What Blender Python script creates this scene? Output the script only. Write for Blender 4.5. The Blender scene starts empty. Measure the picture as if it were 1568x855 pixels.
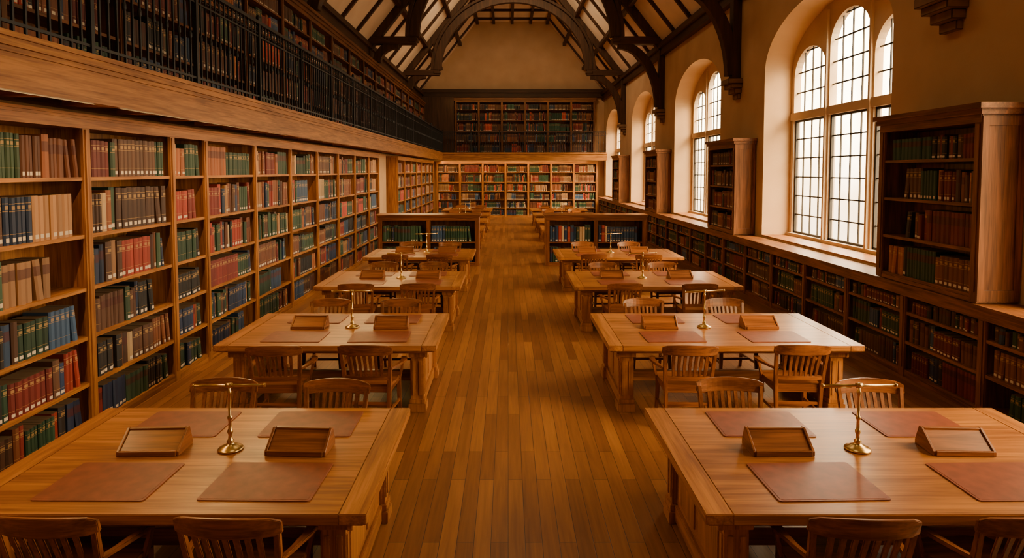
import bpy, bmesh, math, random
from mathutils import Vector, Matrix
R = random.Random(11)
scene = bpy.context.scene
COL = scene.collection

# ------------------------------------------------------------------ materials
def new_mat(name):
    m = bpy.data.materials.new(name); m.use_nodes = True
    nt = m.node_tree
    return m, nt, nt.nodes['Principled BSDF']

def ramp(nt, stops):
    r = nt.nodes.new('ShaderNodeValToRGB')
    el = r.color_ramp.elements
    el[0].position, el[0].color = stops[0][0], (*stops[0][1], 1)
    el[1].position, el[1].color = stops[-1][0], (*stops[-1][1], 1)
    for p, c in stops[1:-1]:
        e = el.new(p); e.color = (*c, 1)
    return r

def wood(name, dark, light, axis, rough=0.38, sc=1.0, bump=0.08, coat=0.15, boards=0.0, board_axis=1):
    m, nt, b = new_mat(name)
    tc = nt.nodes.new('ShaderNodeTexCoord'); oi = nt.nodes.new('ShaderNodeObjectInfo')
    add = nt.nodes.new('ShaderNodeVectorMath'); add.operation = 'MULTIPLY_ADD'
    cmb = nt.nodes.new('ShaderNodeCombineXYZ')
    for i in range(3): nt.links.new(oi.outputs['Random'], cmb.inputs[i])
    add.inputs[1].default_value = (13.7, 7.1, 9.3)
    nt.links.new(cmb.outputs[0], add.inputs[0]); nt.links.new(tc.outputs['Object'], add.inputs[2])
    src = add.outputs[0]
    bfac = None
    if boards:
        sp = nt.nodes.new('ShaderNodeSeparateXYZ'); nt.links.new(tc.outputs['Object'], sp.inputs[0])
        dv = nt.nodes.new('ShaderNodeMath'); dv.operation = 'DIVIDE'; dv.inputs[1].default_value = boards
        nt.links.new(sp.outputs[board_axis], dv.inputs[0])
        fl = nt.nodes.new('ShaderNodeMath'); fl.operation = 'FLOOR'; nt.links.new(dv.outputs[0], fl.inputs[0])
        wn = nt.nodes.new('ShaderNodeTexWhiteNoise'); wn.noise_dimensions = '1D'; nt.links.new(fl.outputs[0], wn.inputs['W'])
        ad2 = nt.nodes.new('ShaderNodeVectorMath'); ad2.operation = 'MULTIPLY_ADD'; ad2.inputs[1].default_value = (9, 9, 9)
        nt.links.new(wn.outputs['Color'], ad2.inputs[0]); nt.links.new(src, ad2.inputs[2]); src = ad2.outputs[0]
        bfac = wn.outputs['Value']
    mp = nt.nodes.new('ShaderNodeMapping')
    s = [16*sc]*3; s[axis] = 1.1*sc
    mp.inputs['Scale'].default_value = s
    nt.links.new(src, mp.inputs[0])
    n = nt.nodes.new('ShaderNodeTexNoise'); n.inputs['Scale'].default_value = 1.0
    n.inputs['Detail'].default_value = 6; n.inputs['Distortion'].default_value = 0.7
    nt.links.new(mp.outputs[0], n.inputs['Vector'])
    mp2 = nt.nodes.new('ShaderNodeMapping'); s2 = [90*sc]*3; s2[axis] = 3*sc
    mp2.inputs['Scale'].default_value = s2
    nt.links.new(src, mp2.inputs[0])
    n2 = nt.nodes.new('ShaderNodeTexNoise'); n2.inputs['Scale'].default_value = 1; n2.inputs['Detail'].default_value = 3
    nt.links.new(mp2.outputs[0], n2.inputs['Vector'])
    mx = nt.nodes.new('ShaderNodeMath'); mx.operation = 'MULTIPLY_ADD'
    mx.inputs[1].default_value = 0.35
    nt.links.new(n2.outputs[0], mx.inputs[0])
    ml = nt.nodes.new('ShaderNodeMath'); ml.operation='MULTIPLY'; ml.inputs[1].default_value=0.68
    nt.links.new(n.outputs[0], ml.inputs[0]); nt.links.new(ml.outputs[0], mx.inputs[2])
    val = mx.outputs[0]
    if bfac is not None:
        ms = nt.nodes.new('ShaderNodeMath'); ms.operation = 'MULTIPLY_ADD'; ms.inputs[1].default_value = 0.10
        nt.links.new(bfac, ms.inputs[0])
        sb = nt.nodes.new('ShaderNodeMath'); sb.operation = 'SUBTRACT'; sb.inputs[1].default_value = 0.05
        nt.links.new(val, sb.inputs[0]); nt.links.new(sb.outputs[0], ms.inputs[2]); val = ms.outputs[0]
    r = ramp(nt, [(0.38, dark), (0.52, tuple((a+c)/2 for a, c in zip(dark, light))), (0.64, light)])
    nt.links.new(val, r.inputs[0]); nt.links.new(r.outputs[0], b.inputs['Base Color'])
    b.inputs['Roughness'].default_value = rough
    b.inputs['Specular IOR Level'].default_value = 0.35
    b.inputs['Specular Tint'].default_value = (1.0, 0.82, 0.6, 1)
    b.inputs['Coat Weight'].default_value = coat; b.inputs['Coat Roughness'].default_value = 0.2
    b.inputs['Coat Tint'].default_value = (1.0, 0.9, 0.74, 1)
    bp = nt.nodes.new('ShaderNodeBump'); bp.inputs['Strength'].default_value = bump; bp.inputs['Distance'].default_value = 0.01
    nt.links.new(mx.outputs[0], bp.inputs['Height']); nt.links.new(bp.outputs[0], b.inputs['Normal'])
    return m

def wood3(name, dark, light, **k):
    return [wood(name+'_grain_'+'xyz'[i], dark, light, i, **k) for i in range(3)]

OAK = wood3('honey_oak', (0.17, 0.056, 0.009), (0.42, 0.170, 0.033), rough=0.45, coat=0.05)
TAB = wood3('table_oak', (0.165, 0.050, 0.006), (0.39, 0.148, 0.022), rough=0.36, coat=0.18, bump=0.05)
TAB.append(wood('table_boards', (0.165, 0.050, 0.006), (0.39, 0.148, 0.022), 0, rough=0.36, coat=0.18, bump=0.04, boards=0.2))
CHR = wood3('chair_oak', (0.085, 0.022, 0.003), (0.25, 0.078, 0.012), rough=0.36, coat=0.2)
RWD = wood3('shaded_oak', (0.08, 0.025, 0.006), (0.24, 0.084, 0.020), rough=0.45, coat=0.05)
DRK = wood3('dark_roof_timber', (0.020, 0.008, 0.004), (0.060, 0.024, 0.010), rough=0.55, sc=0.6, coat=0.0)
UPW = wood3('gallery_walnut', (0.06, 0.020, 0.006), (0.18, 0.062, 0.018), rough=0.5, coat=0.0)

def plaster(name, c1, c2):
    m, nt, b = new_mat(name)
    tc = nt.nodes.new('ShaderNodeTexCoord')
    n = nt.nodes.new('ShaderNodeTexNoise'); n.inputs['Scale'].default_value = 1.3; n.inputs['Detail'].default_value = 8
    nt.links.new(tc.outputs['Object'], n.inputs['Vector'])
    r = ramp(nt, [(0.3, c1), (0.7, c2)]); nt.links.new(n.outputs[0], r.inputs[0])
    nt.links.new(r.outputs[0], b.inputs['Base Color']); b.inputs['Roughness'].default_value = 0.9
    b.inputs['Specular IOR Level'].default_value = 0.2
    n2 = nt.nodes.new('ShaderNodeTexNoise'); n2.inputs['Scale'].default_value = 40; nt.links.new(tc.outputs['Object'], n2.inputs['Vector'])
    bp = nt.nodes.new('ShaderNodeBump'); bp.inputs['Strength'].default_value = 0.12; bp.inputs['Distance'].default_value = 0.01
    nt.links.new(n2.outputs[0], bp.inputs['Height']); nt.links.new(bp.outputs[0], b.inputs['Normal'])
    return m
PLA = plaster('warm_plaster', (0.47, 0.295, 0.140), (0.55, 0.355, 0.18))
CEI = plaster('ceiling_plaster', (0.66, 0.50, 0.33), (0.76, 0.60, 0.41))
STO = plaster('window_limestone', (0.50, 0.36, 0.21), (0.64, 0.48, 0.30))

def simple(name, col, rough=0.5, metal=0.0, var=0.2, scale=6, spec=0.5):
    m, nt, b = new_mat(name)
    tc = nt.nodes.new('ShaderNodeTexCoord')
    n = nt.nodes.new('ShaderNodeTexNoise'); n.inputs['Scale'].default_value = scale; n.inputs['Detail'].default_value = 5
    nt.links.new(tc.outputs['Object'], n.inputs['Vector'])
    r = ramp(nt, [(0.3, tuple(c*(1-var) for c in col)), (0.7, tuple(min(1, c*(1+var)) for c in col))])
    nt.links.new(n.outputs[0], r.inputs[0]); nt.links.new(r.outputs[0], b.inputs['Base Color'])
    b.inputs['Roughness'].default_value = rough; b.inputs['Metallic'].default_value = metal
    b.inputs['Specular IOR Level'].default_value = spec
    return m
IRON = simple('wrought_iron', (0.012, 0.012, 0.011), 0.5, 0.4)
LEAD = simple('leaded_bars', (0.028, 0.022, 0.015), 0.6, 0.3)
BRASS = simple('aged_brass', (0.55, 0.35, 0.11), 0.28, 1.0, 0.12)
LEATHER = simple('desk_leather', (0.165, 0.037, 0.011), 0.40, 0, 0.22, 11, 0.3)

def glassm():
    m = bpy.data.materials.new('window_glass'); m.use_nodes = True
    nt = m.node_tree; nt.nodes.clear()
    o = nt.nodes.new('ShaderNodeOutputMaterial'); mix = nt.nodes.new('ShaderNodeMixShader')
    t = nt.nodes.new('ShaderNodeBsdfTransparent'); g = nt.nodes.new('ShaderNodeBsdfGlossy')
    tc = nt.nodes.new('ShaderNodeTexCoord'); n = nt.nodes.new('ShaderNodeTexNoise'); n.inputs['Scale'].default_value = 1.2
    nt.links.new(tc.outputs['Object'], n.inputs['Vector'])
    r = ramp(nt, [(0.35, (0.84, 0.74, 0.62)), (0.65, (1.0, 0.98, 0.95))])
    nt.links.new(n.outputs[0], r.inputs[0]); nt.links.new(r.outputs[0], t.inputs[0])
    g.inputs['Roughness'].default_value = 0.1; mix.inputs[0].default_value = 0.05
    nt.links.new(t.outputs[0], mix.inputs[1]); nt.links.new(g.outputs[0], mix.inputs[2]); nt.links.new(mix.outputs[0], o.inputs[0])
    return m
GLASS = glassm()

def floorm():
    m, nt, b = new_mat('oak_floorboards')
    tc = nt.nodes.new('ShaderNodeTexCoord'); sp = nt.nodes.new('ShaderNodeSeparateXYZ'); cb = nt.nodes.new('ShaderNodeCombineXYZ')
    nt.links.new(tc.outputs['Object'], sp.inputs[0]); nt.links.new(sp.outputs[1], cb.inputs[0]); nt.links.new(sp.outputs[0], cb.inputs[1])
    br = nt.nodes.new('ShaderNodeTexBrick')
    br.offset = 0.37; br.offset_frequency = 2
    br.inputs['Scale'].default_value = 1; br.inputs['Brick Width'].default_value = 1.5; br.inputs['Row Height'].default_value = 0.12
    br.inputs['Mortar Size'].default_value = 0.0024; br.inputs['Mortar Smooth'].default_value = 0.2
    br.inputs['Color1'].default_value = (0.29, 0.112, 0.024, 1); br.inputs['Color2'].default_value = (0.16, 0.055, 0.011, 1)
    br.inputs['Mortar'].default_value = (0.030, 0.010, 0.003, 1)
    nt.links.new(cb.outputs[0], br.inputs['Vector'])
    mp = nt.nodes.new('ShaderNodeMapping'); mp.inputs['Scale'].default_value = (30, 1.6, 1)
    nt.links.new(tc.outputs['Object'], mp.inputs[0])
    n = nt.nodes.new('ShaderNodeTexNoise'); n.inputs['Scale'].default_value = 1; n.inputs['Detail'].default_value = 8; n.inputs['Distortion'].default_value = 0.6
    nt.links.new(mp.outputs[0], n.inputs['Vector'])
    r = ramp(nt, [(0.32, (0.76, 0.73, 0.70)), (0.68, (1.12, 1.12, 1.12))]); nt.links.new(n.outputs[0], r.inputs[0])
    mx = nt.nodes.new('ShaderNodeMix'); mx.data_type = 'RGBA'; mx.blend_type = 'MULTIPLY'; mx.inputs[0].default_value = 1
    nt.links.new(br.outputs['Color'], mx.inputs[6]); nt.links.new(r.outputs[0], mx.inputs[7])
    nt.links.new(mx.outputs[2], b.inputs['Base Color'])
    b.inputs['Roughness'].default_value = 0.36; b.inputs['Specular IOR Level'].default_value = 0.5
    b.inputs['Specular Tint'].default_value = (1.0, 0.86, 0.66, 1)
    bp = nt.nodes.new('ShaderNodeBump'); bp.inputs['Strength'].default_value = 0.4; bp.inputs['Distance'].default_value = 0.004; bp.invert = True
    nt.links.new(br.outputs['Fac'], bp.inputs['Height']); nt.links.new(bp.outputs[0], b.inputs['Normal'])
    return m
FLOOR = floorm()

def bookm():
    m, nt, b = new_mat('book_bindings')
    at = nt.nodes.new('ShaderNodeAttribute'); at.attribute_name = 'Col'
    uv = nt.nodes.new('ShaderNodeUVMap'); uv.uv_map = 'UVMap'
    sp = nt.nodes.new('ShaderNodeSeparateXYZ'); nt.links.new(uv.outputs[0], sp.inputs[0])
    def M(op, a, bb, c=None):
        x = nt.nodes.new('ShaderNodeMath'); x.operation = op
        for i, v in enumerate((a, bb, c)):
            if v is None: continue
            if isinstance(v, (int, float)): x.inputs[i].default_value = v
            else: nt.links.new(v, x.inputs[i])
        return x.outputs[0]
    U, V, A = sp.outputs[0], sp.outputs[1], at.outputs['Alpha']
    def band(x, lo, hi): return M('MULTIPLY', M('GREATER_THAN', x, lo), M('LESS_THAN', x, hi))
    spine = M('GREATER_THAN', U, -0.5)
    lab = M('MULTIPLY', M('MULTIPLY', band(V, 0.06, 0.15), band(U, 0.2, 0.8)), M('GREATER_THAN', A, 0.40))
    g = M('MAXIMUM', band(V, 0.86, 0.875), band(V, 0.70, 0.715))
    g = M('MAXIMUM', g, M('MAXIMUM', band(V, 0.22, 0.232), M('MULTIPLY', band(V, 0.74, 0.82), band(U, 0.2, 0.8))))
    g = M('MULTIPLY', M('MULTIPLY', g, spine), band(A, 0.2, 0.85))
    dk = M('MULTIPLY', M('MULTIPLY', band(V, 0.60, 0.84), spine), M('LESS_THAN', A, 0.2))
    def mix(f, a, col):
        x = nt.nodes.new('ShaderNodeMix'); x.data_type = 'RGBA'; nt.links.new(f, x.inputs[0]); nt.links.new(a, x.inputs[6])
        x.inputs[7].default_value = (*col, 1); return x.outputs[2]
    gf = M('MULTIPLY', g, 0.6)
    c = mix(M('MULTIPLY', dk, 0.75), at.outputs['Color'], (0.06, 0.012, 0.008))
    c = mix(gf, c, (0.42, 0.25, 0.08)); c = mix(lab, c, (0.55, 0.45, 0.32))
    nt.links.new(c, b.inputs['Base Color']); b.inputs['Roughness'].default_value = 0.5
    b.inputs['Specular IOR Level'].default_value = 0.35
    return m
BOOKS = bookm()

# ------------------------------------------------------------------ mesh builder
class MB:
    def __init__(s): s.v = []; s.f = []; s.m = []; s.sm = []
    def face(s, pts, mi=0, smooth=False):
        i = len(s.v); s.v += [tuple(p) for p in pts]; s.f.append(tuple(range(i, i+len(pts)))); s.m.append(mi); s.sm.append(smooth)
    def hexa(s, p, mi=0):
        i = len(s.v); s.v += [tuple(q) for q in p]
        for f in ((0,3,2,1),(4,5,6,7),(0,1,5,4),(1,2,6,5),(2,3,7,6),(3,0,4,7)):
            s.f.append(tuple(i+k for k in f)); s.m.append(mi); s.sm.append(False)
    def box(s, x0, x1, y0, y1, z0, z1, mi=None):
        if mi is None:
            d = (x1-x0, y1-y0, z1-z0); mi = max(range(3), key=lambda k: abs(d[k]))
        s.hexa([(x0,y0,z0),(x1,y0,z0),(x1,y1,z0),(x0,y1,z0),(x0,y0,z1),(x1,y0,z1),(x1,y1,z1),(x0,y1,z1)], mi)
    def sweep(s, pts, side, w, h, mi=0, smooth=False):
        pts = [Vector(p) for p in pts]; n = len(pts); side = Vector(side).normalized()
        base = len(s.v)
        for i, p in enumerate(pts):
            t = (pts[min(i+1, n-1)] - pts[max(i-1, 0)]).normalized()
            nn = t.cross(side).normalized()
            ww = w[i] if isinstance(w, (list, tuple)) else w
            hh = h[i] if isinstance(h, (list, tuple)) else h
            for a, b in ((-1,-1),(1,-1),(1,1),(-1,1)):
                s.v.append(tuple(p + side*(a*ww/2) + nn*(b*hh/2)))
        for i in range(n-1):
            for k in range(4):
                a = base+i*4+k; b = base+i*4+(k+1) % 4
                s.f.append((a, b, b+4, a+4)); s.m.append(mi); s.sm.append(smooth)
        s.f.append(tuple(base+k for k in (3,2,1,0))); s.m.append(mi); s.sm.append(False)
        s.f.append(tuple(base+(n-1)*4+k for k in range(4))); s.m.append(mi); s.sm.append(False)
    def tube(s, p0, p1, r, seg=10, mi=0, r1=None):
        p0, p1 = Vector(p0), Vector(p1); r1 = r if r1 is None else r1
        t = (p1-p0).normalized(); a = t.orthogonal().normalized(); b = t.cross(a)
        base = len(s.v)
        for p, rr in ((p0, r), (p1, r1)):
            for k in range(seg):
                an = 2*math.pi*k/seg; s.v.append(tuple(p + (a*math.cos(an)+b*math.sin(an))*rr))
        for k in range(seg):
            k2 = (k+1) % seg; s.f.append((base+k, base+k2, base+seg+k2, base+seg+k)); s.m.append(mi); s.sm.append(True)
        s.f.append(tuple(base+k for k in range(seg))[::-1]); s.m.append(mi); s.sm.append(False)
        s.f.append(tuple(base+seg+k for k in range(seg))); s.m.append(mi); s.sm.append(False)
    def lathe(s, prof, c=(0,0,0), seg=24, mi=0):
        base = len(s.v)
        for r, z in prof:
            for k in range(seg):
                an = 2*math.pi*k/seg; s.v.append((c[0]+r*math.cos(an), c[1]+r*math.sin(an), c[2]+z))
        for i in range(len(prof)-1):
            for k in range(seg):
                k2 = (k+1) % seg
                s.f.append((base+i*seg+k, base+i*seg+k2, base+(i+1)*seg+k2, base+(i+1)*seg+k)); s.m.append(mi); s.sm.append(True)
    def prism(s, poly, axis, a0, a1, mi=0):
        def mk(p, a):
            q = list(p); q.insert(axis, a); return tuple(q)
        n = len(poly); i = len(s.v)
        s.v += [mk(p, a0) for p in poly] + [mk(p, a1) for p in poly]
        s.f.append(tuple(range(i, i+n))[::-1]); s.f.append(tuple(range(i+n, i+2*n)))
        s.m += [mi, mi]; s.sm += [False]*2
        for k in range(n):
            k2 = (k+1) % n; s.f.append((i+k, i+k2, i+n+k2, i+n+k)); s.m.append(mi); s.sm.append(False)
    def mesh(s, name, mats, bevel=0, seg=1):
        me = bpy.data.meshes.new(name); me.from_pydata(s.v, [], s.f)
        for m in mats: me.materials.append(m)
        me.polygons.foreach_set('material_index', s.m); me.polygons.foreach_set('use_smooth', s.sm)
        bm = bmesh.new(); bm.from_mesh(me)
        if bevel:
            es = [e for e in bm.edges if len(e.link_faces) == 2 and e.calc_face_angle(0) > 0.6]
            bmesh.ops.bevel(bm, geom=es, offset=bevel, segments=seg, affect='EDGES', clamp_overlap=True)
        bmesh.ops.recalc_face_normals(bm, faces=bm.faces)
        bm.to_mesh(me); bm.free(); me.update()
        return me
    def obj(s, name, mats, loc=(0,0,0), bevel=0, seg=1):
        return place(s.mesh(name, mats, bevel, seg), name, loc)

def place(me, name, loc=(0,0,0), rz=0, sc=None):
    o = bpy.data.objects.new(name, me); COL.objects.link(o); o.location = loc; o.rotation_euler = (0, 0, rz)
    if sc: o.scale = sc
    return o

# ------------------------------------------------------------------ dimensions
H = 2.6
XL, XLF = -5.0, -4.1         # left wall, left lower bookcase face
XG = -3.6                    # gallery edge
XR, XRF = 5.47, 5.0          # right wall, right bookcase face
XW = 6.12                    # window plane
Y0, Y1 = -2.6, 37.8
ZW = 7.0; ZC = 11.0
xc = (XL+XR)/2
WIN = [1.9+7.6*k for k in range(5)]; WW = 4.7
SPR, RISE = 4.7, 1.1; SILL = 1.2
def arch(y, w0, ww=WW, rise=RISE, off=0.0):
    t = (y-(w0+ww/2))/(ww/2-off)
    t = max(-1, min(1, t)); return SPR + (rise-off)*math.sqrt(max(0, 1-t*t))

# ------------------------------------------------------------------ shell
mb = MB(); mb.box(XL-0.3, XW+0.4, Y0, Y1+0.2, -0.1, 0, 0); mb.obj('floor', [FLOOR])
mb = MB()
mb.box(XL-0.2, XL, Y0, Y1, 0, ZW, 0)
mb.box(XL, -4.57, Y0, 21.1, 0, 3.2, 0); mb.box(XL, -4.57, 24.4, Y1, 0, 3.2, 0)
mb.box(XL, -4.5, 21.1, 21.35, 0, 3.2, 0); mb.box(XL, -4.5, 22.75, 24.4, 0, 3.2, 0); mb.box(XL, -4.5, 21.35, 22.75, 2.75, 3.2, 0)
mb.obj('wall_left', [PLA])
mb = MB()
gp = [(XL-0.2, 0), (XR+0.2, 0), (XR+0.2, ZW), (2.27, ZC+0.1), (-1.8, ZC+0.1), (XL-0.2, ZW)]
mb.prism(gp, 1, Y1, Y1+0.2); mb.obj('wall_back', [PLA])
mb = MB(); mb.prism(gp, 1, Y0-0.2, Y0); mb.obj('wall_front', [PLA])
mb = MB(); N = 28
cur = Y0
for w0 in WIN:
    mb.face([(XR, cur, 0), (XR, w0, 0), (XR, w0, ZW), (XR, cur, ZW)])
    ys = [w0+WW/2-math.cos(math.pi*i/N)*WW/2 for i in range(N+1)]
    for a, b in zip(ys, ys[1:]):
        mb.face([(XR, a, 0), (XR, b, 0), (XR, b, SILL), (XR, a, SILL)])
        mb.face([(XR, a, arch(a, w0)), (XR, b, arch(b, w0)), (XR, b, ZW), (XR, a, ZW)])
        mb.face([(XR, a, arch(a, w0)), (XR, b, arch(b, w0)), (XW+0.1, b, arch(b, w0)), (XW+0.1, a, arch(a, w0))])
        mb.face([(XW+0.1, a, arch(a, w0)), (XW+0.1, b, arch(b, w0)), (XW+0.1, b, ZW), (XW+0.1, a, ZW)])
    for yy in (w0, w0+WW):
        mb.face([(XR, yy, SILL), (XW+0.1, yy, SILL), (XW+0.1, yy, SPR), (XR, yy, SPR)])
    mb.face([(XR, w0, SILL), (XW+0.1, w0, SILL), (XW+0.1, w0+WW, SILL), (XR, w0+WW, SILL)])
    mb.face([(XW+0.1, cur, 0), (XW+0.1, w0, 0), (XW+0.1, w0, ZW), (XW+0.1, cur, ZW)])
    mb.face([(XW+0.1, w0, 0), (XW+0.1, w0+WW, 0), (XW+0.1, w0+WW, SILL), (XW+0.1, w0, SILL)])
    cur = w0+WW
mb.face([(XR, cur, 0), (XR, Y1, 0), (XR, Y1, ZW), (XR, cur, ZW)])
mb.face([(XW+0.1, cur, 0), (XW+0.1, Y1, 0), (XW+0.1, Y1, ZW), (XW+0.1, cur, ZW)])
mb.obj('wall_right', [PLA])
mb = MB()
for a, b in (((XL, ZW), (-1.8, ZC)), ((-1.8, ZC), (2.27, ZC)), ((2.27, ZC), (XR, ZW))):
    mb.face([(a[0], Y0, a[1]), (b[0], Y0, b[1]), (b[0], Y1, b[1]), (a[0], Y1, a[1])])
mb.face([(XL-0.2, Y0, ZW), (XL, Y0, ZW), (XL, Y1, ZW), (XL-0.2, Y1, ZW)])
mb.face([(XR, Y0, ZW), (XW+0.1, Y0, ZW), (XW+0.1, Y1, ZW), (XR, Y1, ZW)])
mb.obj('ceiling', [CEI])

# ------------------------------------------------------------------ windows
def plate(mb, ys, lo, hi, x0, x1, mi):
    for a, b in zip(ys, ys[1:]):
        l0, l1, h0, h1 = lo(a), lo(b), hi(a), hi(b)
        mb.face([(x0, a, l0), (x0, b, l1), (x0, b, h1), (x0, a, h0)], mi)
        mb.face([(x1, a, l0), (x1, b, l1), (x1, b, h1), (x1, a, h0)], mi)
        mb.face([(x0, a, l0), (x0, b, l1), (x1, b, l1), (x1, a, l0)], mi)
mb = MB()
fr, mu = 0.13, 0.15
lw = (WW-2*fr-2*mu)/3
x0, x1 = XW-0.07, XW+0.07
L = []
y = fr
for i in range(3): L.append((y, y+lw)); y += lw+mu
def head(i, yy):
    a, b = L[i]; t = (yy-(a+b)/2)/(lw/2); t = max(-1, min(1, t))
    own = (4.55 if i != 1 else 4.95) + 0.55*math.sqrt(max(0, 1-t*t))
    return min(own, arch(yy, 0, off=0.16)-0.03)
A = lambda yy: arch(yy, 0)
for i in range(3):
    a, b = L[i]; ys = [(a+b)/2-math.cos(math.pi*k/16)*(b-a)/2 for k in range(17)]
    plate(mb, ys, lambda yy: head(i, yy), A, x0, x1, 0)
for a, b in ((0, fr), (L[0][1], L[1][0]), (L[1][1], L[2][0]), (WW-fr, WW)):
    ys = [a+(b-a)*k/4 for k in range(5)]
    plate(mb, ys, lambda yy: SILL, A, x0, x1, 0)
    for yy in (a, b): mb.face([(x0, yy, SILL), (x1, yy, SILL), (x1, yy, A(yy)), (x0, yy, A(yy))], 0)
    if a > 0 and b < WW: mb.box(x0-0.05, x0, a+0.045, b-0.045, SILL, A((a+b)/2)-0.1, 0)
mb.box(x0-0.02, x1, 0, WW, 3.66, 3.82, 0); mb.box(x0-0.06, x1, 0, WW, SILL, SILL+0.09, 0)
for i in range(3):
    a, b = L[i]; xb0, xb1 = XW-0.012, XW+0.012; t = 0.012
    n = 4
    for k in range(1, n):
        yy = a+(b-a)*k/n
        mb.box(xb0, xb1, yy-t, yy+t, SILL+0.09, head(i, yy), 1)
    zs = [SILL+0.09+(3.66-SILL-0.09)*k/6 for k in range(7)] + [3.82+0.41*k for k in range(1, 5)]
    for z in zs:
        ok = [a+(b-a)*k/40 for k in range(41) if head(i, a+(b-a)*k/40) >= z]
        if len(ok) > 2: mb.box(xb0, xb1, ok[0], ok[-1], z-t, z+t, 1)
    f = 0.045
    mb.box(XW-0.03, XW+0.02, a, a+f, SILL+0.09, 3.66, 1); mb.box(XW-0.03, XW+0.02, b-f, b, SILL+0.09, 3.66, 1)
    mb.box(XW-0.03, XW+0.02, a, b, SILL+0.09, SILL+0.13, 1); mb.box(XW-0.03, XW+0.02, a, b, 3.62, 3.66, 1)
    mb.box(XW-0.07, XW-0.03, a+0.005, a+0.025, 2.2, 2.36, 1)
ys = [WW*k/40 for k in range(41)]
for a, b in zip(ys, ys[1:]):
    mb.face([(XW+0.02, a, SILL), (XW+0.02, b, SILL), (XW+0.02, b, A(b)), (XW+0.02, a, A(a))], 2)
wme = mb.mesh('window_mesh', [STO, LEAD, GLASS])
for k, w0 in enumerate(WIN):
    place(wme, 'window_%d' % (k+1), (0, w0, 0))

# ------------------------------------------------------------------ books
PAL = [(0.016,0.042,0.021),(0.013,0.024,0.056),(0.12,0.038,0.013),(0.13,0.016,0.010),(0.30,0.033,0.014),(0.26,0.13,0.052),
       (0.42,0.28,0.14),(0.015,0.013,0.011),(0.026,0.056,0.11),(0.23,0.070,0.018),(0.024,0.052,0.024),(0.070,0.030,0.014)]
WARM = [5,6,9,2,9,5,2,0,11,9,5,7,10,3]
MIX = list(range(12))+[2,9,11,5,4,0,1,10]
DARK = [0,1,7,3,2,11,10,7,0,8,11,1]
REDS = [2,3,4,9,2,3,11,0,7]
DIM = [2,11,3,9,7,0,2,11,3]
class Books:
    def __init__(s): s.v=[]; s.f=[]; s.uv=[]; s.c=[]
    def book(s, P, w, h, d, lean, col, al):
        r = min(0.014, w*0.25)
        i = len(s.v)
        prof = [(0, r), (w*0.22, 0), (w*0.78, 0), (w, r), (w, d), (0, d)]
        for z in (0, h):
            for (u, dd) in prof: s.v.append(P(u+lean*z, dd, z))
        us = [0, 0.22, 0.78, 1.0]
        for k in range(3):
            s.f.append((i+k, i+k+1, i+k+7, i+k+6)); s.uv += [us[k],0, us[k+1],0, us[k+1],1, us[k],1]; s.c.append((col, al))
        for a, b in ((3,4),(5,0)):
            s.f.append((i+a, i+b, i+b+6, i+a+6)); s.uv += [-1,-1]*4; s.c.append((col, 0.5))
        s.f.append(tuple(i+k for k in range(6, 12))); s.uv += [-1,-1]*6
        s.c.append(((0.22,0.14,0.07), 0.5))
    def row(s, o, U, N, u0, u1, z, hmax, dmax, pal, wr=(0.055, 0.10), fill=0.97, hr=(0.66, 0.86)):
        o, U, N = Vector(o), Vector(U), Vector(N)
        u = u0+0.01; end = u0+(u1-u0)*fill if R.random() < 0.82 else u1-R.uniform(0.12, 0.28)*(u1-u0)
        while u < end:
            n = R.choice([1,1,2,2,3,4,5,7,10]); ci = R.choice(pal); c0 = PAL[ci]
            h0 = hmax*R.uniform(*hr); w0 = R.uniform(*wr); series = n > 3; j = R.uniform(0.65, 1.35); al0 = R.random()
            for k in range(n):
                w = w0 if series else R.uniform(*wr)
                if u+w > end: u = end+1; break
                h = h0 if series else hmax*R.uniform(*hr)
                h *= R.uniform(0.98, 1.0); f = j*R.uniform(0.8, 1.2)
                if not series: c0 = PAL[R.choice(pal)]
                col = tuple(c*f for c in c0); d = min(dmax-0.03, h*0.72)
                off = R.uniform(0.03, 0.05) if series else R.uniform(0.02, 0.07)
                last = (u+w*2+0.08 > end)
                lean = -0.12 if (last and R.random() < 0.5) else 0
                uu = u + (0.12*h if lean else 0)
                if uu+w > u1-0.01: break
                s.book(lambda a, b, zz, uu=uu, off=off: tuple(o+U*(uu+a)-N*(b+off)+Vector((0,0,z+zz))), w-0.003, h, d, lean, col, al0 if series else R.random())
                u = uu+w
    def obj(s, name):
        me = bpy.data.meshes.new(name); me.from_pydata(s.v, [], s.f); me.materials.append(BOOKS)
        uv = me.uv_layers.new(name='UVMap'); uv.data.foreach_set('uv', s.uv)
        ca = me.color_attributes.new('Col', 'FLOAT_COLOR', 'CORNER'); arr = []
        for f, (c, a) in zip(s.f, s.c): arr += [c[0], c[1], c[2], a]*len(f)
        ca.data.foreach_set('color', arr); me.update()
        return place(me, name)

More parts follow.
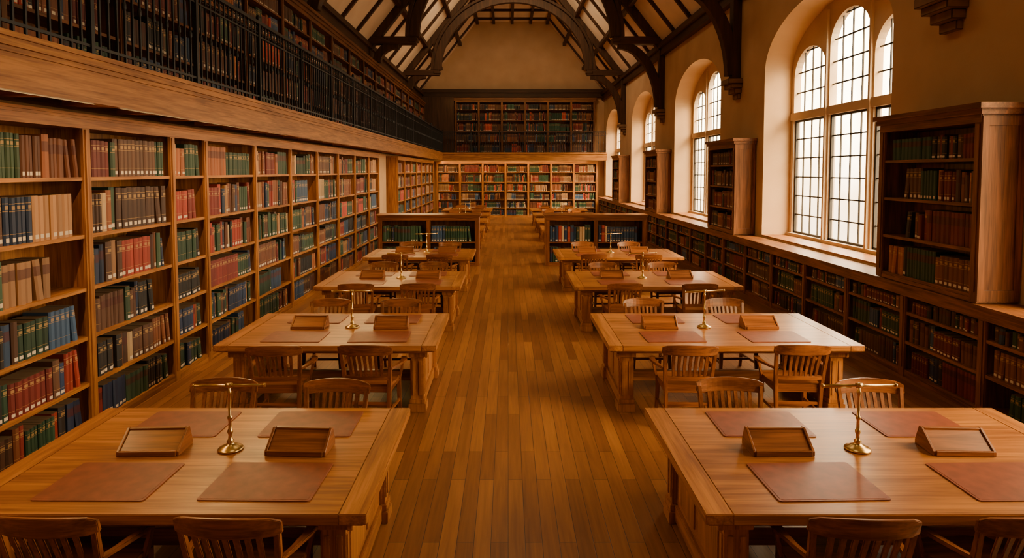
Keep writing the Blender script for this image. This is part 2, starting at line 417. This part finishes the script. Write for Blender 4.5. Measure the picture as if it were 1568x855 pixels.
def bookcase(name, o, U, N, ups, levels, top, depth, mats, pals, base=0.0, upw=0.11, crown=0.06, th=0.035,
             wr=(0.055,0.10), crownh=0.10, hr=(0.66,0.86), panel=False):
    o, U, N = Vector(o), Vector(U), Vector(N)
    ax = 0 if abs(U.x) > 0.5 else 1; an = 1-ax
    mb = MB()
    def bx(u0, u1, d0, d1, z0, z1, mi):
        p = [o+U*u0-N*d0, o+U*u1-N*d0, o+U*u1-N*d1, o+U*u0-N*d1]
        mb.hexa([(q.x, q.y, z0) for q in p]+[(q.x, q.y, z1) for q in p], mi)
    a, b = ups[0]-upw/2, ups[-1]+upw/2
    e = 0.004
    for i, u in enumerate(ups):
        bx(u-upw/2, u+upw/2, 0, 0.03, base, top, 2)
        bx(u-upw/4, u+upw/4, -0.012, 0.001, base+0.12, top-0.1, 2)
        if 0 < i < len(ups)-1: bx(u-0.02, u+0.02, 0.028, depth-e, base, top-e, 2)
    for q0, q1, s in ((a+0.001, a+upw/2+0.02, -1), (b-upw/2-0.02, b-0.001, 1)):
        bx(q0, q1, 0.028, depth-e, base+e, top-e, 2)
        if panel:
            q = a if s < 0 else b
            za, zb = base+0.02, top-0.02
            for d0, d1, z0, z1 in ((0.0, 0.07, za, zb), (depth-0.07, depth-e, za, zb), (0.07, depth-0.07, za, za+0.12), (0.07, depth-0.07, zb-0.1, zb)):
                x_, y_ = sorted((q, q+s*0.014)); bx(x_, y_, d0, d1, z0, z1, 2)
    for u0, u1 in zip(ups, ups[1:]):
        for z in levels: bx(u0+0.02, u1-0.02, 0.012, depth-0.01, z-th, z, ax)
    bx(a+0.006, b-0.006, 0.006, depth-0.006, base+0.002, levels[0]-th-0.002, ax)
    bx(a+0.006, b-0.006, depth-0.015, depth-0.002, base+0.003, top-0.003, 2)
    bx(a+0.008, b-0.008, -0.010, depth-0.008, top-0.09, top-0.001, ax)
    bx(a-crown*0.5, b+crown*0.5, -crown*0.5, depth, top, top+crownh*0.5, ax)
    bx(a-crown, b+crown, -crown, depth, top+crownh*0.5, top+crownh, ax)
    mb.obj(name, mats)
    bk = Books(); lv = list(levels)+[top-0.06]
    for u0, u1 in zip(ups, ups[1:]):
        for k, z in enumerate(levels):
            bk.row(o, U, N, u0+upw/2, u1-upw/2, z, lv[k+1]-z-th, min(depth-0.05, 0.34), pals[min(k, len(pals)-1)], wr, hr=hr)
    bk.obj('shelved_books')

lv6 = [0.09, 0.52, 0.98, 1.46, 1.98, 2.54]
upsL = [-0.5, 1.25, 3.0, 4.76, 6.45, 8.1, 9.0, 10.75, 12.5, 14.25, 16.0, 17.75, 19.5, 21.0]
bookcase('bookcase', (XLF,0,0), (0,1,0), (1,0,0), upsL, lv6, 3.10, 0.45, OAK, [DARK+REDS, MIX+DARK, DARK, MIX, WARM+REDS+DARK, WARM+[0,10]], crown=0.03, crownh=0.05, wr=(0.05,0.10), hr=(0.70,0.88))
bookcase('bookcase', (XLF,0,0), (0,1,0), (1,0,0), [24.6, 26.3, 28.0, 29.7, 31.4, 33.1, 34.8, 36.4], lv6, 3.10, 0.45, OAK, [DARK, REDS, DARK, MIX, WARM, WARM], crown=0.03, crownh=0.05, wr=(0.05,0.09))
ub = [-4.0+1.285*k for k in range(8)]
bookcase('bookcase', (0,37.3,0), (1,0,0), (0,-1,0), ub, lv6, 3.10, 0.45, OAK, [DARK, MIX+DARK, MIX, MIX, REDS+WARM, REDS+WARM], crown=0.03, crownh=0.05, wr=(0.045,0.08))
GF = 3.55
bookcase('gallery_bookcase', (-4.6,0,0), (0,1,0), (1,0,0), [-1.5+1.9*k for k in range(21)], [GF+0.1+0.52*k for k in range(5)], 6.2, 0.38, UPW, [DARK+REDS], base=GF, wr=(0.06,0.1), crown=0.08, crownh=0.16)
bookcase('gallery_bookcase', (0,37.4,0), (1,0,0), (0,-1,0), [-2.95+1.3*k for k in range(7)], [GF+0.1+0.6*k for k in range(5)], 6.55, 0.38, UPW, [DARK+REDS], base=GF, wr=(0.045,0.08), crown=0.08, crownh=0.16)
upsR = [-1.5+1.4*k for k in range(28)]
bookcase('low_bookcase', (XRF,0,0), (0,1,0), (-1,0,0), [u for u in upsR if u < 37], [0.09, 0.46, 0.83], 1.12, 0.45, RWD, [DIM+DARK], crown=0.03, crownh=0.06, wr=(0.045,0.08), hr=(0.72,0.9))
for k in range(5):
    y0 = -0.6+7.6*k
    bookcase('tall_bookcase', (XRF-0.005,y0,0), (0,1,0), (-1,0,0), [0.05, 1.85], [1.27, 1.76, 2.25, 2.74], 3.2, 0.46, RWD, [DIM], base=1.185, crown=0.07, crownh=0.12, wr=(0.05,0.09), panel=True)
mb = MB()
for w0 in WIN: mb.box(XR, x0-0.06, w0, w0+WW, SILL, SILL+0.03, 1)
mb.obj('trim_window_sills', OAK)
for xa, xb in ((-3.5, -0.85), (1.08, 3.72)):
    c = (xa+xb)/2
    bookcase('freestanding_bookcase', (0,18.0,0), (1,0,0), (0,-1,0), [xa, c, xb], [0.1, 0.66], 1.34, 0.62, CHR, [DARK, [0,8,10,8,4,1,6] if xa > 0 else [0,10,8,0,1]], crown=0.05, crownh=0.07, wr=(0.06,0.10), hr=(0.68,0.8))

# ------------------------------------------------------------------ gallery structure
mb = MB()
mb.box(XL+0.01, XG-0.06, Y0+0.01, Y1-0.01, 3.30, GF, 1)
for z0, z1, p in ((3.20, 3.50, 0.0), (3.185, 3.235, 0.03), (3.46, 3.51, 0.02), (3.50, 3.56, 0.045), (3.56, 3.60, 0.065)):
    mb.box(XG-0.06, XG+p, Y0+0.01, 36.44, z0, z1, 1)
y = 0.2
while y < 36:
    mb.box(-4.2, XG-0.061, y-0.06, y+0.06, 3.21, 3.30, 0); y += 0.875
mb.obj('gallery_balcony', OAK)
mb = MB()
mb.box(XG-0.055, XR-0.01, 36.56, Y1-0.01, 3.31, GF-0.005, 0)
for z0, z1, p in ((3.20, 3.6, 0.0), (3.185, 3.235, 0.03), (3.53, 3.62, 0.05)):
    mb.box(XG-0.06, XR-0.01, 36.5-p, 36.56, z0, z1, 0)
mb.obj('gallery_balcony', OAK)
def railing(name, P, length, post):
    mb = MB()
    def bx(u0, u1, t, z0, z1, mi=0):
        a, b = Vector(P(u0, -t)), Vector(P(u1, t))
        xs = sorted((a.x, b.x)); ys = sorted((a.y, b.y)); mb.box(xs[0], xs[1], ys[0], ys[1], z0, z1, mi)
    zb, zt = 3.60, 4.75
    bx(0, length, 0.012, zb+0.07, zb+0.095); bx(0, length, 0.010, zt-0.21, zt-0.19); bx(0, length, 0.03, zt-0.03, zt+0.015)
    u = 0.0; i = 0
    while u < length:
        big = (i % post == 0)
        t = 0.024 if big else 0.0095
        bx(u-t, u+t, t, zb, zt-0.03)
        if big:
            c = P(u, 0); mb.lathe([(0.0,0.10),(0.025,0.085),(0.036,0.05),(0.025,0.02),(0.015,0.0)], (c[0], c[1], zt+0.01), 8)
        elif i % 2 == 0:
            c = Vector(P(u, 0)); mb.lathe([(0.008,-0.05),(0.022,-0.02),(0.022,0.02),(0.008,0.05)], (c.x, c.y, zb+0.55), 6)
        if u < 26 or length < 20:
            c = Vector(P(u+0.065, 0)); tdir = (Vector(P(1,0))-Vector(P(0,0)))
            for k in range(8):
                a0, a1 = 2*math.pi*k/8, 2*math.pi*(k+1)/8
                mb.tube(c+tdir*math.cos(a0)*0.05+Vector((0,0,zt-0.11+0.05*math.sin(a0))), c+tdir*math.cos(a1)*0.05+Vector((0,0,zt-0.11+0.05*math.sin(a1))), 0.006, 4)
        u += 0.13; i += 1
    return mb.obj(name, [IRON])
railing('balcony_railing', lambda u, t: (XG-0.02+t, -2.0+u, 0), 38.4, 15)
railing('balcony_railing', lambda u, t: (XG+u, 36.53+t, 0), 9.0, 12)

mb = MB()
mb.box(-4.62, -4.55, 21.42, 22.68, 0, 2.65, 2)
for a, b in ((21.35, 21.47), (22.63, 22.75)): mb.box(-4.55, -4.46, a, b, 0, 2.75, 2)
mb.box(-4.55, -4.44, 21.3, 22.8, 2.63, 2.78, 1)
for z0, z1 in ((0.2, 1.0), (1.15, 1.9), (2.0, 2.5)):
    for a, b in ((21.55, 22.0), (22.1, 22.55)): mb.box(-4.56, -4.535, a, b, z0, z1, 2)
mb.obj('door_1', UPW, bevel=0.008)

# ------------------------------------------------------------------ roof
mb = MB()
mb.box(XR-0.16, XR, Y0, Y1, 6.62, 6.95, 1); mb.box(XR-0.26, XR, Y0, Y1, 6.86, 7.02, 1)
mb.box(XL, XL+0.16, Y0, Y1, 6.62, 6.95, 1); mb.box(XL, XL+0.26, Y0, Y1, 6.86, 7.02, 1)
mb.box(XL, XR, Y1-0.3, Y1, 6.75, 7.05, 0); mb.box(XL, XR, Y1-0.4, Y1, 7.0, 7.2, 0)
mb.box(XL, -3.05, 37.3, 37.45, GF, 6.75, 2)
mb.obj('trim_cornice', DRK)
TY = [0.6+7.6*k for k in range(5)]
mb = MB()
def slope_pt(side, f, off):
    if side > 0: a, b = Vector((XR, 0, ZW)), Vector((2.27, 0, ZC))
    else: a, b = Vector((XL, 0, ZW)), Vector((-1.8, 0, ZC))
    p = a.lerp(b, f); t = (b-a).normalized(); n = Vector((-t.z, 0, t.x))*(1 if side > 0 else -1)
    if n.z > 0: n = -n
    return p+n*off
for side in (-1, 1):
    y = 0.6-1.9
    while y < Y1:
        a, b = slope_pt(side, 0, 0.04), slope_pt(side, 1, 0.04)
        mb.sweep([(a.x, y, a.z), (b.x, y, b.z)], (0, 1, 0), 0.12, 0.12, 2); y += 1.9
    for f in (0.36, 0.70, 1.0):
        p = slope_pt(side, f, 0.09); mb.sweep([(p.x, Y0, p.z), (p.x, Y1, p.z)], (1, 0, 0), 0.15, 0.16, 1)
y = 0.6-1.9
while y < Y1:
    mb.box(-1.8, 2.27, y-0.06, y+0.06, ZC-0.12, ZC, 0); y += 1.9
for x in (-0.8, 0.235, 1.27): mb.box(x-0.07, x+0.07, Y0, Y1, ZC-0.12, ZC, 1)
mb.obj('ceiling_rafters', DRK)

def truss():
    mb = MB()
    tipR, tipL = xc+3.55, xc-3.55
    for s, xw in ((1, XR), (-1, XL)):
        tip = tipR if s > 0 else tipL
        zc0 = 4.75 if s > 0 else 6.38
        xa, xb = sorted((tip-s*0.12, xw)); mb.box(xa, xb, -0.17, 0.17, 7.02, 7.28, 0)
        xa, xb = sorted((tip-s*0.17, tip+s*0.12)); mb.box(xa, xb, -0.2, 0.2, 7.1, 7.22, 0)
        xa, xb = sorted((xw, xw-s*0.2)); mb.box(xa, xb, -0.14, 0.14, zc0 if s > 0 else 6.38, 7.02, 2)
        if s > 0:
            pts = [(xw-0.18-1.45*(1-math.cos(t)), 0, 4.85+2.15*math.sin(t)) for t in [math.pi/2*k/12 for k in range(13)]]
        else:
            pts = [(xw+0.42+0.75*(1-math.cos(t)), 0, 6.4+0.62*math.sin(t)) for t in [math.pi/2*k/8 for k in range(9)]]
        mb.sweep(pts, (0, 1, 0), 0.26, 0.28, 2)
        p = tip+s*0.05
        top = ZW+(abs(xw-p)/3.2)*4.0-0.1
        mb.box(p-0.1, p+0.1, -0.12, 0.12, 7.28, min(top, 9.2), 2)
        pts = [(xc+s*3.5*math.cos(t), 0, 7.28+3.25*math.sin(t)) for t in [math.pi/2*k/16 for k in range(17)]]
        mb.sweep(pts, (0, 1, 0), 0.26, 0.34, 2)
        pts2 = [(xc+s*3.76*math.cos(t), 0, 7.28+3.51*math.sin(t)) for t in [math.pi/2*k/16 for k in range(17)]]
        mb.sweep(pts2, (0, 1, 0), 0.34, 0.12, 2)
        a, b = slope_pt(s, 0, 0.14), slope_pt(s, 1, 0.14)
        mb.sweep([a, b], (0, 1, 0), 0.26, 0.28, 2)
        a, b = slope_pt(s, 0.55, 0.2), Vector((xc+s*3.5*math.cos(0.62), 0, 7.28+3.25*math.sin(0.62)))
        mb.sweep([a, b], (0, 1, 0), 0.18, 0.18, 2)
    mb.box(-1.9, 2.4, -0.13, 0.13, 10.62, 10.9, 0)
    xw = XR
    for z0, z1, p in ((4.64, 4.76, 0.34), (4.54, 4.64, 0.27), (4.42, 4.54, 0.18), (4.30, 4.42, 0.09)):
        mb.box(xw-p, xw, -0.12-p*0.5, 0.12+p*0.5, z0, z1, 3)
    return mb.mesh('roof_truss_mesh', DRK+[simple('corbel_stone', (0.18,0.10,0.045), 0.8)], bevel=0.012)
tm = truss()
for y in TY: place(tm, 'roof_truss', (0, y, 0))

# ------------------------------------------------------------------ furniture
def table_mesh(w, d=1.6, h=0.76):
    mb = MB(); hw, hd = w/2, d/2; t = 0.06; e = 0.15
    mb.box(-hw, -hw+e, -hd, hd, h-t, h, 1); mb.box(hw-e, hw, -hd, hd, h-t, h, 1)
    mb.box(-hw+e, hw-e, -hd, hd, h-t, h-0.0003, 3)
    mb.box(-hw+0.02, hw-0.02, -hd+0.02, hd-0.02, h-t-0.015, h-t, 0)
    i = 0.12
    for s in (-1, 1):
        mb.box(-hw+i, hw-i, s*(hd-i)-0.015, s*(hd-i)+0.015, 0.65, h-t-0.015, 0)
        mb.box(s*(hw-i)-0.015, s*(hw-i)+0.015, -hd+i, hd-i, 0.60, h-t-0.015, 1)
        xe = s*(hw-0.22)
        for sy in (-1, 1):
            ye = sy*(hd-0.22)
            mb.box(xe-0.07, xe+0.07, ye-0.07, ye+0.07, 0.08, 0.69, 2)
            mb.box(xe-0.095, xe+0.095, ye-0.095, ye+0.095, 0.0, 0.09, 2)
            mb.box(xe-0.083, xe+0.083, ye-0.083, ye+0.083, 0.09, 0.14, 2)
            mb.box(xe-0.09, xe+0.09, ye-0.09, ye+0.09, 0.60, 0.69, 2)
            for q in (-1, 1):
                mb.box(xe+q*0.035-0.018, xe+q*0.035+0.018, ye-0.078, ye+0.078, 0.18, 0.56, 2)
                mb.box(xe-0.078, xe+0.078, ye+q*0.035-0.018, ye+q*0.035+0.018, 0.18, 0.56, 2)
        mb.box(xe-0.03, xe+0.03, -hd+0.25, hd-0.25, 0.14, 0.62, 1)
        mb.box(xe-0.05, xe+0.05, -hd+0.25, hd-0.25, 0.02, 0.14, 1)
        for a, b in ((-hd+0.36, -0.05), (0.05, hd-0.36)):
            mb.box(xe-0.04, xe+0.04, a, b, 0.2, 0.56, 2)
    mb.box(-hw+0.22, hw-0.22, -0.03, 0.03, 0.14, 0.26, 0)
    return mb.mesh('table_mesh', TAB, bevel=0.004, seg=2)
def chair_mesh():
    mb = MB()
    pl = [(-0.225,-0.21),(0.225,-0.21)] + [(0.25, -0.02+0.1*k) for k in range(3)] + [(0.22,0.235),(0.10,0.255),(-0.10,0.255),(-0.22,0.235)] + [(-0.25, 0.18-0.1*k) for k in range(3)]
    mb.prism(pl, 2, 0.425, 0.458, 0)
    for s in (-1, 1):
        mb.sweep([(s*0.205,-0.235,0),(s*0.215,-0.215,0.22),(s*0.222,-0.215,0.44),(s*0.235,-0.245,0.62),(s*0.25,-0.30,0.84)], (1,0,0), [0.032,0.036,0.040,0.036,0.032], [0.034,0.038,0.045,0.038,0.028], 2)
        mb.sweep([(s*0.235,0.215,0),(s*0.225,0.205,0.22),(s*0.222,0.20,0.43)], (1,0,0), [0.032,0.040,0.044], [0.032,0.040,0.044], 2)
        mb.sweep([(s*0.245,0.13,0.42),(s*0.272,0.135,0.53),(s*0.285,0.15,0.615)], (0,1,0), [0.05,0.036,0.04], [0.026,0.026,0.026], 2)
        mb.sweep([(s*0.245,-0.255,0.632),(s*0.272,-0.15,0.630),(s*0.295,0.0,0.622),(s*0.30,0.12,0.620),(s*0.285,0.20,0.617),(s*0.262,0.235,0.612)], (s*0.99,0.1,0), [0.03,0.035,0.05,0.062,0.06,0.035], 0.024, 1)
        mb.sweep([(s*0.21,-0.215,0.17),(s*0.228,0.205,0.17)], (1,0,0), 0.022, 0.03, 1)
        mb.box(s*0.222-0.012, s*0.222+0.012, -0.2, 0.2, 0.375, 0.43, 1)
    mb.box(-0.215,0.215,-0.012,0.012,0.155,0.185,0)
    mb.box(-0.21,0.21,0.19,0.212,0.375,0.43,0); mb.box(-0.21,0.21,-0.215,-0.195,0.375,0.43,0)
    mb.box(-0.21,0.21,-0.225,-0.205,0.25,0.28,0)
    def bow(x): return -0.055*(1-(x/0.27)**2)
    xs = [-0.275+0.55*k/12 for k in range(13)]
    base = len(mb.v)
    for x in xs:
        yb = -0.29+bow(x); arc = 0.022*(1-(x/0.275)**2); endt = 0.012 if abs(x) > 0.27 else 0
        lo, hi = 0.785+endt, 0.875+arc-endt
        mb.v += [(x, yb+0.014, lo), (x, yb-0.012, lo), (x, yb-0.028, hi), (x, yb-0.006, hi)]
    for k in range(12):
        for q in range(4):
            a = base+k*4+q; b = base+k*4+(q+1)%4; mb.f.append((a,b,b+4,a+4)); mb.m.append(0); mb.sm.append(False)
    mb.f.append((base+3,base+2,base+1,base)); mb.m.append(0); mb.sm.append(False)
    e = base+48; mb.f.append((e,e+1,e+2,e+3)); mb.m.append(0); mb.sm.append(False)
    pts = [(x, -0.232+bow(x)*0.45, 0.535) for x in [-0.225+0.45*k/8 for k in range(9)]]
    mb.sweep(pts, (0,0,1), 0.045, 0.02, 0)
    for k in range(7):
        x = -0.165+0.33*k/6
        mb.sweep([(x*0.92, -0.232+bow(x)*0.45, 0.545),(x*0.97,-0.248+bow(x)*0.7,0.66),(x,-0.288+bow(x),0.80)], (1,0,0), [0.028,0.032,0.034], 0.012, 2)
    return mb.mesh('chair_mesh', CHR, bevel=0.004, seg=2)
def lamp_mesh():
    mb = MB()
    mb.lathe([(0,0),(0.078,0),(0.082,0.006),(0.078,0.014),(0.055,0.022),(0.045,0.030),(0.028,0.036),(0.02,0.05),(0.024,0.06),(0.014,0.07),(0.011,0.10),(0.018,0.115),(0.018,0.13),(0.011,0.14),(0.010,0.20),(0.016,0.21),(0.016,0.222),(0.009,0.23),(0.008,0.36),(0.014,0.375),(0.014,0.39),(0.008,0.40),(0.008,0.43),(0,0.432)])
    mb.tube((-0.23,0,0.425),(0.23,0,0.435),0.009,12)
    mb.tube((-0.242,0,0.4247),(-0.23,0,0.425),0.013,12); mb.tube((0.23,0,0.435),(0.242,0,0.4353),0.013,12)
    mb.tube((-0.02,0,0.43),(0.02,0,0.432),0.016,12)
    mb.tube((-0.23,-0.0,0.415),(-0.05,0,0.419),0.004,8)
    return mb.mesh('lamp_mesh', [BRASS])
def rest_mesh():
    mb = MB(); q = 0.2
    for s in (-1, 1):
        a, b = sorted((s*q, s*(q-0.018))); mb.prism([(-0.11,0),(0.10,0),(0.10,0.03),(0.060,0.135),(0.035,0.135),(-0.11,0.03)], 0, a, b, 1)
    w = 2*(q-0.018)
    mb.sweep([(0,-0.095,0.020),(0,0.045,0.120)], (1,0,0), w, 0.014, 0)
    mb.box(-w/2,w/2,-0.118,-0.100,0,0.036,0)
    mb.box(-w/2,w/2,0.03,0.06,0.112,0.134,0)
    mb.sweep([(0,0.09,0.01),(0,0.054,0.12)], (1,0,0), w, 0.012, 0)
    mb.box(-w/2,w/2,-0.09,0.09,0,0.012,0)
    return mb.mesh('book_rest_mesh', CHR, bevel=0.003, seg=1)
def pad_mesh():
    mb = MB(); w, d, r = 0.32, 0.24, 0.02; pl = []
    for cx, cy, a0 in ((w-r, d-r, 0), (-w+r, d-r, 90), (-w+r, -d+r, 180), (w-r, -d+r, 270)):
        for k in range(5): a = math.radians(a0+22.5*k); pl.append((cx+r*math.cos(a), cy+r*math.sin(a)))
    mb.prism(pl, 2, 0, 0.006); mb.prism([(p[0]*0.955, p[1]*0.94) for p in pl], 2, 0.006, 0.0072)
    return mb.mesh('pad_mesh', [LEATHER], bevel=0.0008)
TL, TR = table_mesh(2.35), table_mesh(2.7)
CM, LM, RM, PM = chair_mesh(), lamp_mesh(), rest_mesh(), pad_mesh()
rows = [3.45, 6.87, 10.45, 14.0, 20.6, 24.1, 27.6, 31.1]
for ri, yn in enumerate(rows):
    yc = yn+0.8
    for side in (-1, 1):
        xcen = -1.935 if side < 0 else 2.41
        place(TL if side < 0 else TR, 'library_table', (xcen, yc, 0))
        cx = (-2.33, -1.40) if side < 0 else (1.80, 2.92)
        for j, x in enumerate(cx):
            xn = x
            if ri == 0 and side > 0 and j == 1: xn = 2.62
            gap = 0.0 if ri == 0 else 0.22
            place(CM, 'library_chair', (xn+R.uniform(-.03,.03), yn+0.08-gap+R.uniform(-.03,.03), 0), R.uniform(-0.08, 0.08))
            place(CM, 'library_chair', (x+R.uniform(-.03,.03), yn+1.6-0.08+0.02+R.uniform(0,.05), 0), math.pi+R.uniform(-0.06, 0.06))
            px = x-0.02 if side < 0 else x+0.02
            place(PM, 'leather_desk_pad', (px-0.0, yn+0.38, 0.7602), R.uniform(-0.03, 0.03))
            place(PM, 'leather_desk_pad', (px, yn+1.27, 0.7602), R.uniform(-0.03, 0.03))
            bx = (-2.33, -1.37)[j] if side < 0 else (1.78, 2.95)[j]
            place(RM, 'wooden_book_rest', (bx, yc+0.03, 0.7602), R.uniform(-0.05, 0.05))
        place(LM, 'brass_desk_lamp', (xcen+0.1 if side < 0 else xcen-0.1, yc+0.03, 0.7602), R.uniform(-0.1, 0.1))

# ------------------------------------------------------------------ lights
w = bpy.data.worlds.new('sky'); scene.world = w; w.use_nodes = True
nt = w.node_tree; bg = nt.nodes['Background']
tc = nt.nodes.new('ShaderNodeTexCoord'); sp = nt.nodes.new('ShaderNodeSeparateXYZ'); nt.links.new(tc.outputs['Generated'], sp.inputs[0])
wn = nt.nodes.new('ShaderNodeTexNoise'); wn.inputs['Scale'].default_value = 9; wn.inputs['Detail'].default_value = 5
nt.links.new(tc.outputs['Generated'], wn.inputs['Vector'])
wob = nt.nodes.new('ShaderNodeMath'); wob.operation = 'MULTIPLY_ADD'; wob.inputs[1].default_value = -0.22
nt.links.new(wn.outputs[0], wob.inputs[0]); 
ofs = nt.nodes.new('ShaderNodeMath'); ofs.operation = 'ADD'; ofs.inputs[1].default_value = 0.11
nt.links.new(sp.outputs[2], ofs.inputs[0]); nt.links.new(ofs.outputs[0], wob.inputs[2])
mr = nt.nodes.new('ShaderNodeMapRange'); mr.inputs['From Min'].default_value = -1; mr.inputs['From Max'].default_value = 1
nt.links.new(wob.outputs[0], mr.inputs['Value'])
def S(c, k): return tuple(x*k for x in c)
rp = ramp(nt, [(0.40, S((0.95, 0.72, 0.44), 4/40)), (0.485, S((1.0, 0.76, 0.48), 10/40)), (0.53, S((1.0, 0.82, 0.57), 18/40)), (0.60, S((1.0, 0.84, 0.60), 22/40)), (0.72, S((1.0, 0.80, 0.53), 30.0/40)), (1.0, S((1.0, 0.80, 0.53), 34/40))])
nt.links.new(mr.outputs[0], rp.inputs[0]); nt.links.new(rp.outputs[0], bg.inputs[0]); bg.inputs[1].default_value = 40.0
def area(name, loc, rot, sx, sy, power, col, spread=math.pi, portal=False):
    l = bpy.data.lights.new(name, 'AREA'); l.shape = 'RECTANGLE'; l.size = sx; l.size_y = sy; l.energy = power; l.color = col; l.spread = spread
    o = bpy.data.objects.new(name, l); COL.objects.link(o); o.location = loc; o.rotation_euler = rot
    if portal: l.cycles.is_portal = True
    return o
for k, w0 in enumerate(WIN):
    area('window_portal', (XW+0.2, w0+WW/2, 3.5), (0, math.pi/2, 0), 4.7, WW, 10, (1,1,1), portal=True)
sl = bpy.data.lights.new('hazy_sun', 'SUN'); sl.energy = 12.0; sl.angle = math.radians(26); sl.color = (1.0, 0.76, 0.46)
so = bpy.data.objects.new('hazy_sun', sl); COL.objects.link(so)
so.rotation_euler = Vector((-0.60, 0.50, -0.52)).to_track_quat('-Z', 'Y').to_euler()
WC = (1.0, 0.60, 0.22)
for k in range(7):
    area('shelf_light', (-3.72, 1.0+5.2*k+2.6, 3.19), (0, math.radians(-28), 0), 0.05, 4.8, 80, WC)
area('shelf_light', (0.5, 36.75, 3.19), (math.radians(28), 0, 0), 8.0, 0.05, 95, WC)
area('gallery_light', (0.5, 36.75, 6.6), (math.radians(25), 0, 0), 8.0, 0.05, 20, WC)
for y in (3, 11, 19):
    area('fill_light', (xc, y, 10.3), (0, 0, 0), 2.5, 4, 80, (1.0, 0.74, 0.42))  # added soft fill below the roof, out of view, no real fixture
area('fill_light', (xc, 26.5, 10.3), (math.radians(50), 0, 0), 3, 2, 380, (1.0, 0.74, 0.46))  # added fill, tilted to brighten the back gable, emitter unseen

# ------------------------------------------------------------------ camera
cam = bpy.data.cameras.new('camera'); co = bpy.data.objects.new('camera', cam); COL.objects.link(co)
cam.sensor_width = 36; F = 1012.0
cam.lens = 36*F/1568
pitch = math.radians(3.0)
co.location = (0, 0, H); co.rotation_euler = (math.pi/2-pitch, 0, 0)
cam.shift_x = 6/1568; cam.shift_y = -(165.5-F*math.tan(pitch))/1568
cam.clip_end = 200
scene.camera = co
